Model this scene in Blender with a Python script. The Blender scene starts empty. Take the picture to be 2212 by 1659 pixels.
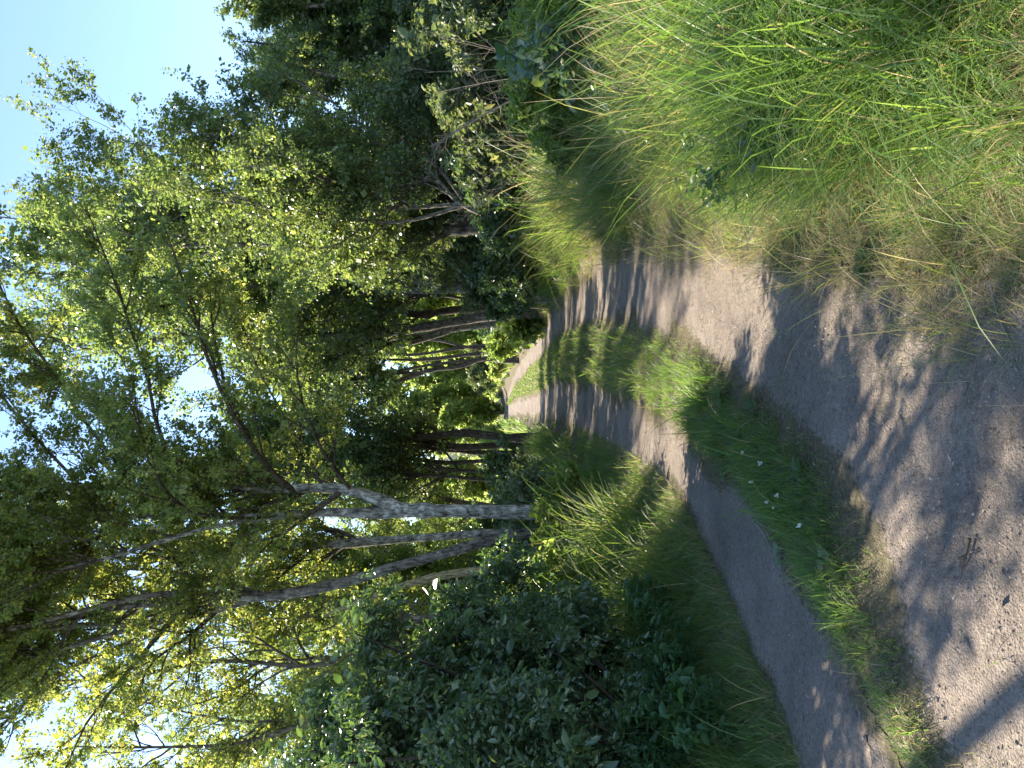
import bpy, math, random, zlib
import numpy as np
from mathutils import Vector, Matrix

rng = np.random.default_rng(11)
SC = bpy.context.scene
COL = SC.collection
EYE = 1.55
F, HOR, CU = 1661.0, 1094.0, 829.5     # focal length, horizon and centre measured on the photograph

def reseed(label):
    global rng
    rng = np.random.default_rng(zlib.crc32(label.encode()))

def at(v, y, d):
    """a point seen on the photograph, put at its own distance d"""
    return np.array([((1659 - y) - CU) / F * d, d, EYE + (HOR - v) / F * d])

# ------------------------------------------------------------------ numpy helpers
def nrm(a):
    return a / np.maximum(np.linalg.norm(a, axis=-1, keepdims=True), 1e-9)

def sstep(t):
    t = np.clip(t, 0, 1)
    return t * t * (3 - 2 * t)

_tab = np.random.default_rng(5).random((256, 256))
def vnoise(x, y):
    xi = np.floor(x).astype(int); yi = np.floor(y).astype(int)
    fx = x - xi; fy = y - yi
    fx = fx * fx * (3 - 2 * fx); fy = fy * fy * (3 - 2 * fy)
    g = lambda a, b: _tab[a & 255, b & 255]
    return (g(xi, yi) * (1 - fx) + g(xi + 1, yi) * fx) * (1 - fy) + (g(xi, yi + 1) * (1 - fx) + g(xi + 1, yi + 1) * fx) * fy

def fbm(x, y, o=4):
    s = 0; a = .5; t = 0
    for k in range(o):
        s = s + a * vnoise(x * 2 ** k + 17.3 * k, y * 2 ** k + 9.1 * k); t += a; a *= .5
    return s / t

# ------------------------------------------------------------------ mesh builder
def build(name, parts, mat, parent=None, attrs=None, smooth=True):
    """parts: list of (verts Nx3, faces MxK); attrs: {name: [per-part face values]}; ONE mesh object"""
    vs, li, ls = [], [], []
    off = 0; lo = 0; nf = 0
    for v, f in parts:
        vs.append(v); k = f.shape[1]
        li.append((f + off).ravel()); ls.append(lo + np.arange(len(f)) * k)
        off += len(v); lo += f.size; nf += len(f)
    me = bpy.data.meshes.new(name)
    V = np.concatenate(vs).astype(np.float32); I = np.concatenate(li).astype(np.int32); S = np.concatenate(ls).astype(np.int32)
    me.vertices.add(len(V)); me.vertices.foreach_set('co', V.ravel())
    me.loops.add(len(I)); me.loops.foreach_set('vertex_index', I)
    me.polygons.add(nf); me.polygons.foreach_set('loop_start', S)
    me.update(calc_edges=True)
    if not smooth:
        me.polygons.foreach_set('use_smooth', np.zeros(nf, bool))
    if attrs:
        for an, vals in attrs.items():
            A = me.attributes.new(an, 'FLOAT', 'FACE')
            A.data.foreach_set('value', np.concatenate(vals).astype(np.float32))
    me.materials.append(mat)
    o = bpy.data.objects.new(name, me); COL.objects.link(o)
    if parent is not None:
        o.parent = parent
        o.matrix_parent_inverse = Matrix.Translation(-Vector(parent.location))
    return o

def tag(o, label, cat, group=None):
    o['label'] = label; o['category'] = cat
    if group: o['group'] = group
    return o

def empty(name, loc, label, cat, group=None):
    o = bpy.data.objects.new(name, None); COL.objects.link(o)
    o.location = Vector([float(c) for c in loc]); o.empty_display_size = .2
    return tag(o, label, cat, group)

def tubes(P, R, s):
    """P (N,K,3) polylines, R (N,K) radii -> verts, quads"""
    N, K, _ = P.shape
    T = np.empty_like(P); T[:, 1:-1] = P[:, 2:] - P[:, :-2]; T[:, 0] = P[:, 1] - P[:, 0]; T[:, -1] = P[:, -1] - P[:, -2]
    T = nrm(T)
    m = nrm(P[:, -1] - P[:, 0])
    ref = np.where(np.abs(m[:, 2:3]) > .8, np.array([[1., 0, 0]]), np.array([[0, 0, 1.]]))
    U = nrm(np.cross(T, ref[:, None, :])); W = np.cross(T, U)
    a = np.arange(s) / s * 2 * math.pi
    V = P[:, :, None, :] + R[:, :, None, None] * (np.cos(a)[None, None, :, None] * U[:, :, None, :] + np.sin(a)[None, None, :, None] * W[:, :, None, :])
    idx = np.arange(N * K * s).reshape(N, K, s)
    q = np.stack([idx[:, :-1], np.roll(idx[:, :-1], -1, 2), np.roll(idx[:, 1:], -1, 2), idx[:, 1:]], -1)
    return V.reshape(-1, 3), q.reshape(-1, 4)

def spline(pts, rads, K):
    """Catmull-Rom through the points, K samples"""
    p = np.array(pts, float); r = np.array(rads, float)
    p = np.vstack([2 * p[0] - p[1], p, 2 * p[-1] - p[-2]])
    n = len(p) - 3
    t = np.linspace(0, n - 1e-6, K); i = t.astype(int); f = (t - i)[:, None]
    a, b, c, d = p[i], p[i + 1], p[i + 2], p[i + 3]
    o = .5 * (2 * b + (c - a) * f + (2 * a - 5 * b + 4 * c - d) * f ** 2 + (3 * b - a - 3 * c + d) * f ** 3)
    return o, np.interp(t, np.arange(len(r)) * n / max(len(r) - 1, 1), r)

def grow(P, R, n, t0, t1, L, ang, up, K, rr, wob=.12, fall=.4, bias=None, amin=.35, rg=None):
    g = rg or rng
    N, Kp, _ = P.shape
    ln = np.linalg.norm(np.diff(P, axis=1), axis=2).sum(1)
    par = g.choice(N, n, p=ln / ln.sum())
    t = t0 + (t1 - t0) * g.random(n)
    fi = t * (Kp - 1); i = np.minimum(fi.astype(int), Kp - 2); f = (fi - i)[:, None]
    p0 = P[par, i] * (1 - f) + P[par, i + 1] * f
    tan = nrm(P[par, i + 1] - P[par, i])
    r0 = R[par, i]
    q = g.normal(size=(n, 3)); q = nrm(q - (q * tan).sum(1, keepdims=True) * tan)
    a = (ang * (1 + .3 * g.normal(size=n)))[:, None]
    d = nrm(np.cos(a) * tan + np.sin(a) * q)
    le = L * (1 - fall * t) * (amin + (1.25 - amin) * g.random(n))
    st = (le / (K - 1))[:, None]
    pts = [p0]
    for k in range(K - 1):
        d = d + np.array([0, 0, up / (K - 1)]) + wob * g.normal(size=(n, 3))
        if bias is not None: d = d + np.array(bias) / (K - 1)
        d = nrm(d); pts.append(pts[-1] + d * st)
    rb = np.minimum(r0 * .75, le * rr)
    rad = rb[:, None] * np.linspace(1, .22, K)[None]
    return np.stack(pts, 1), rad

def leaf_sites(P, m, t0=.1, jit=.0, g=None):
    g = g or rng
    N, K, _ = P.shape
    t = t0 + (1 - t0) * g.random((N, m)); fi = t * (K - 1); i = np.minimum(fi.astype(int), K - 2); f = (fi - i)[..., None]
    n = np.arange(N)[:, None]
    p = P[n, i] * (1 - f) + P[n, i + 1] * f
    tan = nrm(P[n, i + 1] - P[n, i])
    if jit: p = p + g.normal(size=p.shape) * jit
    return p.reshape(-1, 3), tan.reshape(-1, 3), np.repeat(np.arange(N), m)

def leaves(p, tan, size, ratio, kind='quad', droop=.25, flat=.7, g=None):
    g = g or rng
    n = len(p)
    q = g.normal(size=(n, 3)); q = nrm(q - (q * tan).sum(1, keepdims=True) * tan)
    ax = nrm(tan * .45 + q * .9 + np.array([0, 0, -droop]))
    nr = g.normal(size=(n, 3)) * flat + np.array([0, 0, .7])
    sd = nrm(np.cross(ax, nr)); up = np.cross(sd, ax)
    L = (size * np.exp(.38 * g.normal(size=n)))[:, None]; W = L * ratio * .5
    p = p + ax * L * .15
    if kind == 'quad':
        V = np.stack([p, p + ax * L * .45 + sd * W, p + ax * L, p + ax * L * .45 - sd * W], 1)
        F_ = np.arange(n * 4).reshape(n, 4)
        return V.reshape(-1, 3), F_, 1
    h = up * W * .35
    V = np.stack([p, p + ax * L * .28 + sd * W * .95 + h, p + ax * L * .68 + sd * W * .8 + h * .7, p + ax * L - up * L * .12,
                  p + ax * L * .68 - sd * W * .8 + h * .7, p + ax * L * .28 - sd * W * .95 + h], 1)
    b = np.arange(n)[:, None] * 6
    F_ = np.stack([b + np.array([[0, 1, 2, 3]]), b + np.array([[0, 3, 4, 5]])], 1).reshape(-1, 4)
    return V.reshape(-1, 3), F_, 2

# ------------------------------------------------------------------ materials
def mat(name):
    m = bpy.data.materials.new(name); m.use_nodes = True
    nt = m.node_tree; nt.nodes.clear()
    return m, nt, nt.nodes, nt.links

def ramp(N, stops):
    r = N.new('ShaderNodeValToRGB'); e = r.color_ramp.elements
    while len(e) > 1: e.remove(e[0])
    e[0].position = stops[0][0]; e[0].color = (*stops[0][1], 1)
    for p, c in stops[1:]:
        x = e.new(p); x.color = (*c, 1)
    return r

def leaf_mat(name, stops, tstops, trans=.45, rough=.45, spec=.4):
    m, nt, N, L = mat(name)
    at_ = N.new('ShaderNodeAttribute'); at_.attribute_name = 'var'
    r1 = ramp(N, stops); r2 = ramp(N, tstops)
    L.new(at_.outputs['Fac'], r1.inputs[0]); L.new(at_.outputs['Fac'], r2.inputs[0])
    b = N.new('ShaderNodeBsdfPrincipled'); b.inputs['Roughness'].default_value = rough; b.inputs['Specular IOR Level'].default_value = spec
    t = N.new('ShaderNodeBsdfTranslucent'); mx = N.new('ShaderNodeMixShader'); o = N.new('ShaderNodeOutputMaterial')
    L.new(r1.outputs[0], b.inputs['Base Color']); L.new(r2.outputs[0], t.inputs['Color'])
    mx.inputs[0].default_value = trans
    L.new(b.outputs[0], mx.inputs[1]); L.new(t.outputs[0], mx.inputs[2]); L.new(mx.outputs[0], o.inputs[0])
    return m

def bark_mat(name, base, pale, dark, amt=.55, scale=6):
    m, nt, N, L = mat(name)
    tc = N.new('ShaderNodeTexCoord'); mp = N.new('ShaderNodeMapping'); mp.inputs['Scale'].default_value = (1, 1, .22)
    L.new(tc.outputs['Object'], mp.inputs[0])
    n1 = N.new('ShaderNodeTexNoise'); n1.inputs['Scale'].default_value = scale; n1.inputs['Detail'].default_value = 6; n1.inputs['Roughness'].default_value = .7
    n2 = N.new('ShaderNodeTexNoise'); n2.inputs['Scale'].default_value = scale * 4.5; n2.inputs['Detail'].default_value = 4
    L.new(tc.outputs['Object'], n1.inputs[0]); L.new(mp.outputs[0], n2.inputs[0])
    r = ramp(N, [(.36, dark), (.46, base), (amt, base), (amt + .1, pale)])
    L.new(n1.outputs[0], r.inputs[0])
    r2 = ramp(N, [(.36, (.22, .21, .2)), (.56, (1, 1, 1))]); L.new(n2.outputs[0], r2.inputs[0])
    mu = N.new('ShaderNodeMix'); mu.data_type = 'RGBA'; mu.blend_type = 'MULTIPLY'; mu.inputs[0].default_value = .8
    L.new(r.outputs[0], mu.inputs[6]); L.new(r2.outputs[0], mu.inputs[7])
    bp = N.new('ShaderNodeBump'); bp.inputs['Strength'].default_value = 1; bp.inputs['Distance'].default_value = .05; L.new(n2.outputs[0], bp.inputs['Height'])
    b = N.new('ShaderNodeBsdfPrincipled'); b.inputs['Roughness'].default_value = .85; b.inputs['Specular IOR Level'].default_value = .2
    o = N.new('ShaderNodeOutputMaterial')
    L.new(mu.outputs[2], b.inputs['Base Color']); L.new(bp.outputs[0], b.inputs['Normal']); L.new(b.outputs[0], o.inputs[0])
    return m

G = lambda a, b, c: (a, b, c)
M = {}
M['birch_leaf'] = leaf_mat('birch_leaf', [(0, G(0.070, 0.116, 0.035)), (.6, G(0.116, 0.163, 0.050)), (1, G(0.217, 0.217, 0.050))],
                           [(0, G(0.239, 0.329, 0.060)), (.6, G(0.448, 0.508, 0.090)), (1, G(0.718, 0.628, 0.090))], .5, .36, .6)
M['alder_leaf'] = leaf_mat('alder_leaf', [(0, G(0.051, 0.092, 0.041)), (.6, G(0.085, 0.135, 0.056)), (1, G(0.151, 0.186, 0.077))],
                           [(0, G(0.179, 0.276, 0.059)), (.6, G(0.325, 0.439, 0.088)), (1, G(0.552, 0.585, 0.117))], .45, .36, .6)
M['dark_leaf'] = leaf_mat('dark_leaf', [(0, G(0.045, 0.086, 0.048)), (.7, G(0.075, 0.125, 0.062)), (1, G(0.130, 0.179, 0.054))],
                          [(0, G(0.094, 0.187, 0.037)), (.7, G(0.187, 0.312, 0.056)), (1, G(0.468, 0.530, 0.094))], .33, .34, .8)
M['bush_leaf'] = leaf_mat('bush_leaf', [(0, G(0.064, 0.105, 0.058)), (.7, G(0.105, 0.145, 0.077)), (1, G(0.193, 0.209, 0.097))],
                          [(0, G(0.143, 0.215, 0.051)), (.7, G(0.257, 0.315, 0.086)), (1, G(0.486, 0.486, 0.137))], .35, .5, .4)
M['light_leaf'] = leaf_mat('light_leaf', [(0, G(.06, .105, .025)), (.6, G(.10, .15, .035)), (1, G(.17, .19, .06))],
                           [(0, G(.22, .34, .04)), (.6, G(.35, .46, .08)), (1, G(.5, .53, .14))], .5)
M['far_leaf'] = leaf_mat('far_leaf', [(0, G(.09, .12, .03)), (.6, G(.14, .17, .04)), (1, G(.2, .21, .06))],
                         [(0, G(.36, .5, .1)), (.6, G(.5, .62, .14)), (1, G(.64, .7, .2))], .58)
M['conifer'] = leaf_mat('conifer_leaf', [(0, G(.012, .026, .014)), (1, G(.03, .05, .022))], [(0, G(.02, .05, .01)), (1, G(.05, .09, .02))], .15, .6, .3)
M['herb'] = leaf_mat('herb_leaf', [(0, G(.03, .075, .03)), (.7, G(.045, .1, .035)), (1, G(.09, .14, .04))],
                     [(0, G(.08, .2, .03)), (1, G(.2, .34, .05))], .35, .42, .45)
M['pale_herb'] = leaf_mat('pale_herb_leaf', [(0, G(.10, .16, .09)), (1, G(.17, .24, .15))], [(0, G(.2, .3, .15)), (1, G(.3, .4, .2))], .25, .6, .3)
M['grass'] = leaf_mat('grass_blade', [(0, G(.05, .11, .03)), (.45, G(.10, .175, .05)), (.66, G(.15, .19, .075)), (.78, G(.22, .2, .09)), (1, G(.42, .34, .2))],
                      [(0, G(.15, .31, .04)), (.45, G(.28, .42, .07)), (.66, G(.38, .44, .11)), (.78, G(.46, .4, .14)), (1, G(.5, .4, .22))], .45, .45, .4)
M['dead'] = leaf_mat('dead_twig', [(0, G(.12, .1, .08)), (1, G(.26, .23, .19))], [(0, G(.02, .02, .02)), (1, G(.02, .02, .02))], .02, .8, .2)
M['petal'] = leaf_mat('white_petal', [(0, G(.75, .75, .7)), (1, G(.8, .8, .78))], [(0, G(.6, .6, .5)), (1, G(.6, .6, .5))], .3, .6, .2)
M['chip'] = leaf_mat('chip', [(0, G(.06, .05, .042)), (.5, G(.18, .145, .11)), (.85, G(.28, .23, .175)), (1, G(.42, .36, .29))], [(0, G(.02, .02, .02)), (1, G(.02, .02, .02))], .02, .8, .2)
M['birch_bark'] = bark_mat('birch_bark', G(.24, .23, .2), G(.5, .49, .44), G(.055, .05, .042), .52, 7)
M['grey_bark'] = bark_mat('grey_bark', G(.17, .155, .13), G(.36, .35, .3), G(.05, .044, .036), .55, 6)
M['dark_bark'] = bark_mat('dark_bark', G(.085, .07, .055), G(.2, .18, .15), G(.03, .026, .02), .58, 5)
M['shrub_bark'] = bark_mat('shrub_bark', G(.05, .042, .034), G(.1, .09, .075), G(.02, .017, .014), .6, 8)
M['twig_bark'] = bark_mat('twig_bark', G(.1, .08, .06), G(.2, .175, .14), G(.05, .04, .03), .6, 9)
M['yellow_lit_bark'] = bark_mat('yellow_lit_bark', G(.3, .25, .13), G(.42, .36, .2), G(.12, .1, .06), .55, 9)  # bark colour carries the yellow light falling on the dead trunk

def ground_mat(name, path):
    m, nt, N, L = mat(name)
    tc = N.new('ShaderNodeTexCoord')
    def noise(sc, det=6, ro=.6):
        n = N.new('ShaderNodeTexNoise'); n.inputs['Scale'].default_value = sc; n.inputs['Detail'].default_value = det; n.inputs['Roughness'].default_value = ro
        L.new(tc.outputs['Object'], n.inputs[0]); return n
    big = noise(1.3, 5); fine = noise(38, 6, .75); grit = noise(150, 3, .6)
    soil = ramp(N, [(.3, G(.055, .05, .03)), (.5, G(.11, .095, .06)), (.68, G(.19, .16, .1))]); L.new(fine.outputs[0], soil.inputs[0])
    vor = N.new('ShaderNodeTexVoronoi'); vor.inputs['Scale'].default_value = 95; L.new(tc.outputs['Object'], vor.inputs[0])
    col = soil.outputs[0]; hgt = fine.outputs[0]
    if path:
        d1 = ramp(N, [(.3, G(.16, .136, .114)), (.52, G(.235, .201, .17)), (.7, G(.305, .262, .22))]); L.new(big.outputs[0], d1.inputs[0])
        d2 = ramp(N, [(.32, (.4, .38, .36)), (.45, (.85, .84, .82)), (.58, (1.0, 1.0, 1.0)), (.7, (1.4, 1.36, 1.3))]); L.new(fine.outputs[0], d2.inputs[0])
        mu = N.new('ShaderNodeMix'); mu.data_type = 'RGBA'; mu.blend_type = 'MULTIPLY'; mu.inputs[0].default_value = 1
        L.new(d1.outputs[0], mu.inputs[6]); L.new(d2.outputs[0], mu.inputs[7])
        d3 = ramp(N, [(.3, (.42, .4, .38)), (.44, (.95, .95, .95)), (.62, (1.05, 1.05, 1.05)), (.76, (1.55, 1.5, 1.42))]); L.new(grit.outputs[0], d3.inputs[0])
        mu2 = N.new('ShaderNodeMix'); mu2.data_type = 'RGBA'; mu2.blend_type = 'MULTIPLY'; mu2.inputs[0].default_value = 1
        L.new(mu.outputs[2], mu2.inputs[6]); L.new(d3.outputs[0], mu2.inputs[7])
        a = N.new('ShaderNodeAttribute'); a.attribute_name = 'dirt'
        ad = N.new('ShaderNodeMath'); ad.operation = 'ADD'; sb = N.new('ShaderNodeMath'); sb.operation = 'MULTIPLY_ADD'
        L.new(fine.outputs[0], sb.inputs[0]); sb.inputs[1].default_value = 1.6; sb.inputs[2].default_value = -.8
        L.new(a.outputs['Fac'], ad.inputs[0]); L.new(sb.outputs[0], ad.inputs[1])
        rr = ramp(N, [(.3, (0, 0, 0)), (.75, (1, 1, 1))]); L.new(ad.outputs[0], rr.inputs[0])
        mx = N.new('ShaderNodeMix'); mx.data_type = 'RGBA'
        L.new(rr.outputs[0], mx.inputs[0]); L.new(soil.outputs[0], mx.inputs[6]); L.new(mu2.outputs[2], mx.inputs[7])
        col = mx.outputs[2]
    h = N.new('ShaderNodeMath'); h.operation = 'MULTIPLY_ADD'; h.inputs[1].default_value = .5
    L.new(grit.outputs[0], h.inputs[0]); L.new(fine.outputs[0], h.inputs[2])
    h2 = N.new('ShaderNodeMath'); h2.operation = 'MULTIPLY_ADD'; h2.inputs[1].default_value = -.4
    L.new(vor.outputs['Distance'], h2.inputs[0]); L.new(h.outputs[0], h2.inputs[2])
    bp = N.new('ShaderNodeBump'); bp.inputs['Strength'].default_value = .8; bp.inputs['Distance'].default_value = .022; L.new(h2.outputs[0], bp.inputs['Height'])
    b = N.new('ShaderNodeBsdfPrincipled'); b.inputs['Roughness'].default_value = .9; b.inputs['Specular IOR Level'].default_value = .15
    o = N.new('ShaderNodeOutputMaterial')
    L.new(col, b.inputs['Base Color']); L.new(bp.outputs[0], b.inputs['Normal']); L.new(b.outputs[0], o.inputs[0])
    return m
M['ground'] = ground_mat('forest_soil', False)
M['path'] = ground_mat('worn_dirt', True)

# ------------------------------------------------------------------ terrain
def ed(pts):
    a = np.array(pts, float); return lambda y: np.interp(y, a[:, 0], a[:, 1])
eL = ed([(-6, -6), (2, -3.5), (3, -2.75), (4, -2.0), (4.7, -1.73), (5.5, -1.43), (6.67, -1.05), (8.4, -.92), (15, -.95), (24, -1.0), (43, -1.7), (60, -2.4), (80, -3.2), (95, -7), (130, -22)])
eIL = ed([(-6, -4.5), (2, -2.3), (2.5, -1.85), (3.2, -1.42), (3.65, -1.25), (4.25, -1.0), (5.1, -.77), (6.67, -.52), (8.4, -.36), (13.8, -.12), (24, -.05), (43, -.75), (60, -1.25), (80, -2.5), (95, -5.8), (130, -20)])
eIR = ed([(-6, -4), (2, -2.0), (2.5, -1.35), (2.84, -.98), (3.2, -.66), (3.65, -.37), (4.25, -.12), (5.1, .09), (5.9, .3), (8.4, .72), (12.5, 1.1), (15, 1.28), (24, 1.55), (43, 1.1), (60, .2), (80, -2.0), (95, -4.8), (130, -18)])
eR = ed([(-6, -.6), (1.5, 0), (2.3, .2), (2.84, .28), (3.2, .44), (5.1, .89), (8.4, 1.42), (12.5, 2.0), (24, 2.25), (43, 2.2), (60, 1.3), (80, -1.4), (95, -3.6), (130, -16)])

def dirt_mask(x, y):
    """1 on bare dirt, 0 in grass; soft, ragged edges"""
    w = .16 + .012 * np.clip(y, 0, 20)
    n = (fbm(x * 2.2 + 40, y * 1.6 + 7, 4) - .5) * (.62 + .02 * np.clip(y, 0, 30))
    lt = np.minimum(x - eL(y), eIL(y) - x)
    rt = np.minimum(x - eIR(y), eR(y) - x)
    near = .55 * sstep((3.35 - y) / .7) * (x > eL(y)) * (x < eR(y))
    return sstep((np.maximum(lt, rt) + n * .8 + w * .5 + near * w) / w)

def H(x, y):
    x = np.asarray(x, float); y = np.asarray(y, float)
    e = x - eR(y)
    bank = .42 * sstep((e - .05) / 1.5) * sstep((y + 4) / 4) + .05 * np.clip(e - 1.5, 0, 12)
    el = eL(y) - x
    left = .16 * sstep(el / 1.4) + .03 * np.clip(el - 1.4, 0, 10)
    mid = .05 * sstep(np.minimum(x - eIL(y), eIR(y) - x) / .35)
    und = (fbm(x * .45 + 3, y * .45 + 8, 3) - .5) * (.24 + .3 * (e > 0)) * sstep((np.maximum(e, el) - .2) / 1.5) + (fbm(x * .9, y * .9, 3) - .5) * .05
    far = sstep((150 - np.hypot(x, y)) / 60)
    rise = 1.75 * sstep((y - 30) / 66) * sstep((260 - y) / 120) * sstep((200 - np.abs(x)) / 100)
    return (bank + left + mid + und) * far + rise

def axis(a, b, step, lo, hi, g=1.13):
    c = list(np.arange(a, b, step)); s = step
    while c[-1] < hi: s *= g; c.append(c[-1] + s)
    s = step; pre = []
    p = a
    while p > lo: s *= g; p -= s; pre.append(p)
    return np.array(pre[::-1] + c)

def sheet(xs, ys, zf):
    X, Y = np.meshgrid(xs, ys); Z = zf(X, Y)
    V = np.stack([X, Y, Z], -1).reshape(-1, 3)
    i = np.arange(len(xs) * len(ys)).reshape(len(ys), len(xs))
    q = np.stack([i[:-1, :-1], i[:-1, 1:], i[1:, 1:], i[1:, :-1]], -1).reshape(-1, 4)
    return V, q, X, Y

V, q, X, Y = sheet(axis(-4, 5, .07, -900, 900, 1.1), axis(.5, 13, .07, -900, 900, 1.08),
                   lambda x, y: H(x, y) - .03 * sstep((dirt_mask(x, y) - .8) / .2) * (y < 96))
g_ = build('ground', [(V, q)], M['ground']); g_['kind'] = 'structure'
V, q, X, Y = sheet(np.arange(-4.6, 3.4, .035), axis(1.2, 9, .035, -3, 108, 1.03),
                   lambda x, y: H(x, y) + .005 + (fbm(x * 9, y * 9, 3) - .5) * .03 * sstep((dirt_mask(x, y) - .3) / .6) - .014 * np.exp(-((x - (eIR(y) + .55 * (eR(y) - eIR(y)))) / .17) ** 2) * (y < 8))
mk = dirt_mask(V[:, 0], V[:, 1]); fm = mk[q].mean(1)
k = fm > .02; q = q[k]
us, inv = np.unique(q, return_inverse=True); V = V[us]; q = inv.reshape(q.shape)
g_ = build('footpath', [(V, q)], M['path'], attrs={'dirt': [fm[k]]}); g_['kind'] = 'structure'

# far wooded ridge
xs = np.linspace(-420, 420, 160); ys = np.linspace(330, 560, 24)
V, q, X, Y = sheet(xs, ys, lambda x, y: -1 + (34 + 16 * fbm(x * .012, y * .01) + 5 * fbm(x * .09, y * .09)) * np.sin(np.clip((y - 330) / 230, 0, 1) * math.pi))
m, nt, N, L = mat('wooded_ridge'); b = N.new('ShaderNodeBsdfPrincipled'); o = N.new('ShaderNodeOutputMaterial'); b.inputs['Roughness'].default_value = 1
n = N.new('ShaderNodeTexNoise'); n.inputs['Scale'].default_value = .25; n.inputs['Detail'].default_value = 8
r = ramp(N, [(.35, G(.018, .03, .02)), (.65, G(.035, .05, .032))]); tc = N.new('ShaderNodeTexCoord')
L.new(tc.outputs['Object'], n.inputs[0]); L.new(n.outputs[0], r.inputs[0]); L.new(r.outputs[0], b.inputs['Base Color']); L.new(b.outputs[0], o.inputs[0])
g_ = build('hill', [(V, q)], m); g_['kind'] = 'structure'

# ------------------------------------------------------------------ grass
def blades(p, L, az, th0, th1, w, K=5, twist=None):
    n = len(p)
    dr = np.stack([np.cos(az), np.sin(az), np.zeros(n)], 1)
    tw = az + math.pi / 2 + (rng.normal(size=n) * .5)
    sd = np.stack([np.cos(tw), np.sin(tw), np.zeros(n)], 1)
    pts = [p]; s = (L / (K - 1))[:, None]
    for k in range(K - 1):
        th = np.minimum(th0 + (th1) * ((k + .5) / (K - 1)) ** 1.3, 2.1)[:, None]
        pts.append(pts[-1] + s * (np.sin(th) * dr + np.cos(th) * np.array([0, 0, 1.])))
    P = np.stack(pts, 1)
    wd = w[:, None] * np.array([.8, 1, .85, .6, .06])[None, :K]
    A = P + sd[:, None] * wd[..., None] * .5; B = P - sd[:, None] * wd[..., None] * .5
    V = np.stack([A, B], 2).reshape(-1, 3)
    i = np.arange(n * K * 2).reshape(n, K, 2)
    q = np.stack([i[:, :-1, 0], i[:, :-1, 1], i[:, 1:, 1], i[:, 1:, 0]], -1).reshape(-1, 4)
    return V, q, K - 1

def logy(n, a, b):
    return np.exp(rng.uniform(math.log(a), math.log(b), n))

def tufts(n, per, y0, y1, xlo, xhi, hf, var, straw, spread=.07, lean=.5, curl=1.1, glob=(0, 0), wmul=1.0, dens=None):
    """n tufts, per blades each; hf(x, y) height, var/straw colour controls"""
    y = logy(n, y0, y1); x = xlo(y) + (xhi(y) - xlo(y)) * rng.random(n)
    if dens is not None:
        k = rng.random(n) < dens(x, y); x = x[k]; y = y[k]; n = len(x)
    hh = hf(x, y) * np.exp(.22 * rng.normal(size=n))
    k = hh > .015; x, y, hh = x[k], y[k], hh[k]; n = len(x)
    sc = np.repeat(np.clip(hh / .5, .3, 1.3), per)
    ox = rng.normal(size=n * per); oy = rng.normal(size=n * per)
    bx = np.repeat(x, per) + ox * spread * sc; by = np.repeat(y, per) + oy * spread * sc
    tb = rng.normal(size=(n, 2)) * .6
    ax = ox * .8 + rng.normal(size=n * per) * .75 + np.repeat(tb[:, 0], per) + glob[0]
    ay = oy * .8 + rng.normal(size=n * per) * .75 + np.repeat(tb[:, 1], per) + glob[1]
    az = np.arctan2(ay, ax); mag = np.clip(np.hypot(ax, ay), 0, 2)
    L = np.repeat(hh, per) * np.exp(.3 * rng.normal(size=n * per)) * 1.15
    th0 = lean * .35 * mag * (.4 + rng.random(n * per)); th1 = curl * (.35 + .9 * rng.random(n * per)) * (.5 + .35 * mag)
    w = np.clip(L * .017, .0028, .0078) * wmul * np.maximum(1, by / 7.5)
    p = np.stack([bx, by, H(bx, by) - .01], 1)
    v = np.clip(np.repeat(var(x, y), per) + rng.normal(size=n * per) * .13, 0, .72)
    st = rng.random(n * per) < np.repeat(straw(x, y), per)
    v = np.where(st, rng.uniform(.74, 1, n * per), v)
    V, q, f = blades(p, L, az, th0, th1, w)
    return V, q, np.repeat(v, f)

def grass(name, parts):
    o = build(name, [(a, b) for a, b, c in parts], M['grass'], attrs={'var': [c for a, b, c in parts]})
    o['kind'] = 'stuff'; return o

xr = lambda y: .5 * y + 1.0
pn = lambda x, y: fbm(x * 1.1 + 60, y * 1.1 + 3, 3)
# right bank: tall, arching, with straw under it
hr = lambda x, y: np.clip(.05 + (.33 + .3 * sstep((y - 6) / 7)) * sstep((x - eR(y) - .1) / .8), 0, 1) * (.4 + 1.1 * pn(x, y)) * (.55 + .45 * sstep((y - 2) / 1.5))
grass('tall_bank_grass', [
    tufts(4600, 30, 1.7, 96, lambda y: eR(y) + .02, xr, hr, lambda x, y: .10 + .62 * pn(x + 9, y), lambda x, y: .04 + .42 * sstep((pn(x * 1.3 + 31, y * 1.3 + 5) - .52) / .14) + .45 * sstep((.3 - (x - eR(y))) / .3), .07, .75, 1.85, (-.25, -.15)),
])
grass('dry_bank_grass', [
    tufts(3000, 26, 1.6, 30, lambda y: eR(y) - .12, xr, lambda x, y: (.09 + .2 * pn(x + 3, y + 3)) * (.4 + .6 * sstep((y - 1.8) / 1.2)), lambda x, y: .55 + 0 * x, lambda x, y: .62 + 0 * x, .12, 2.6, 1.2, (-.3, -.2), .6),
])
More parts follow.
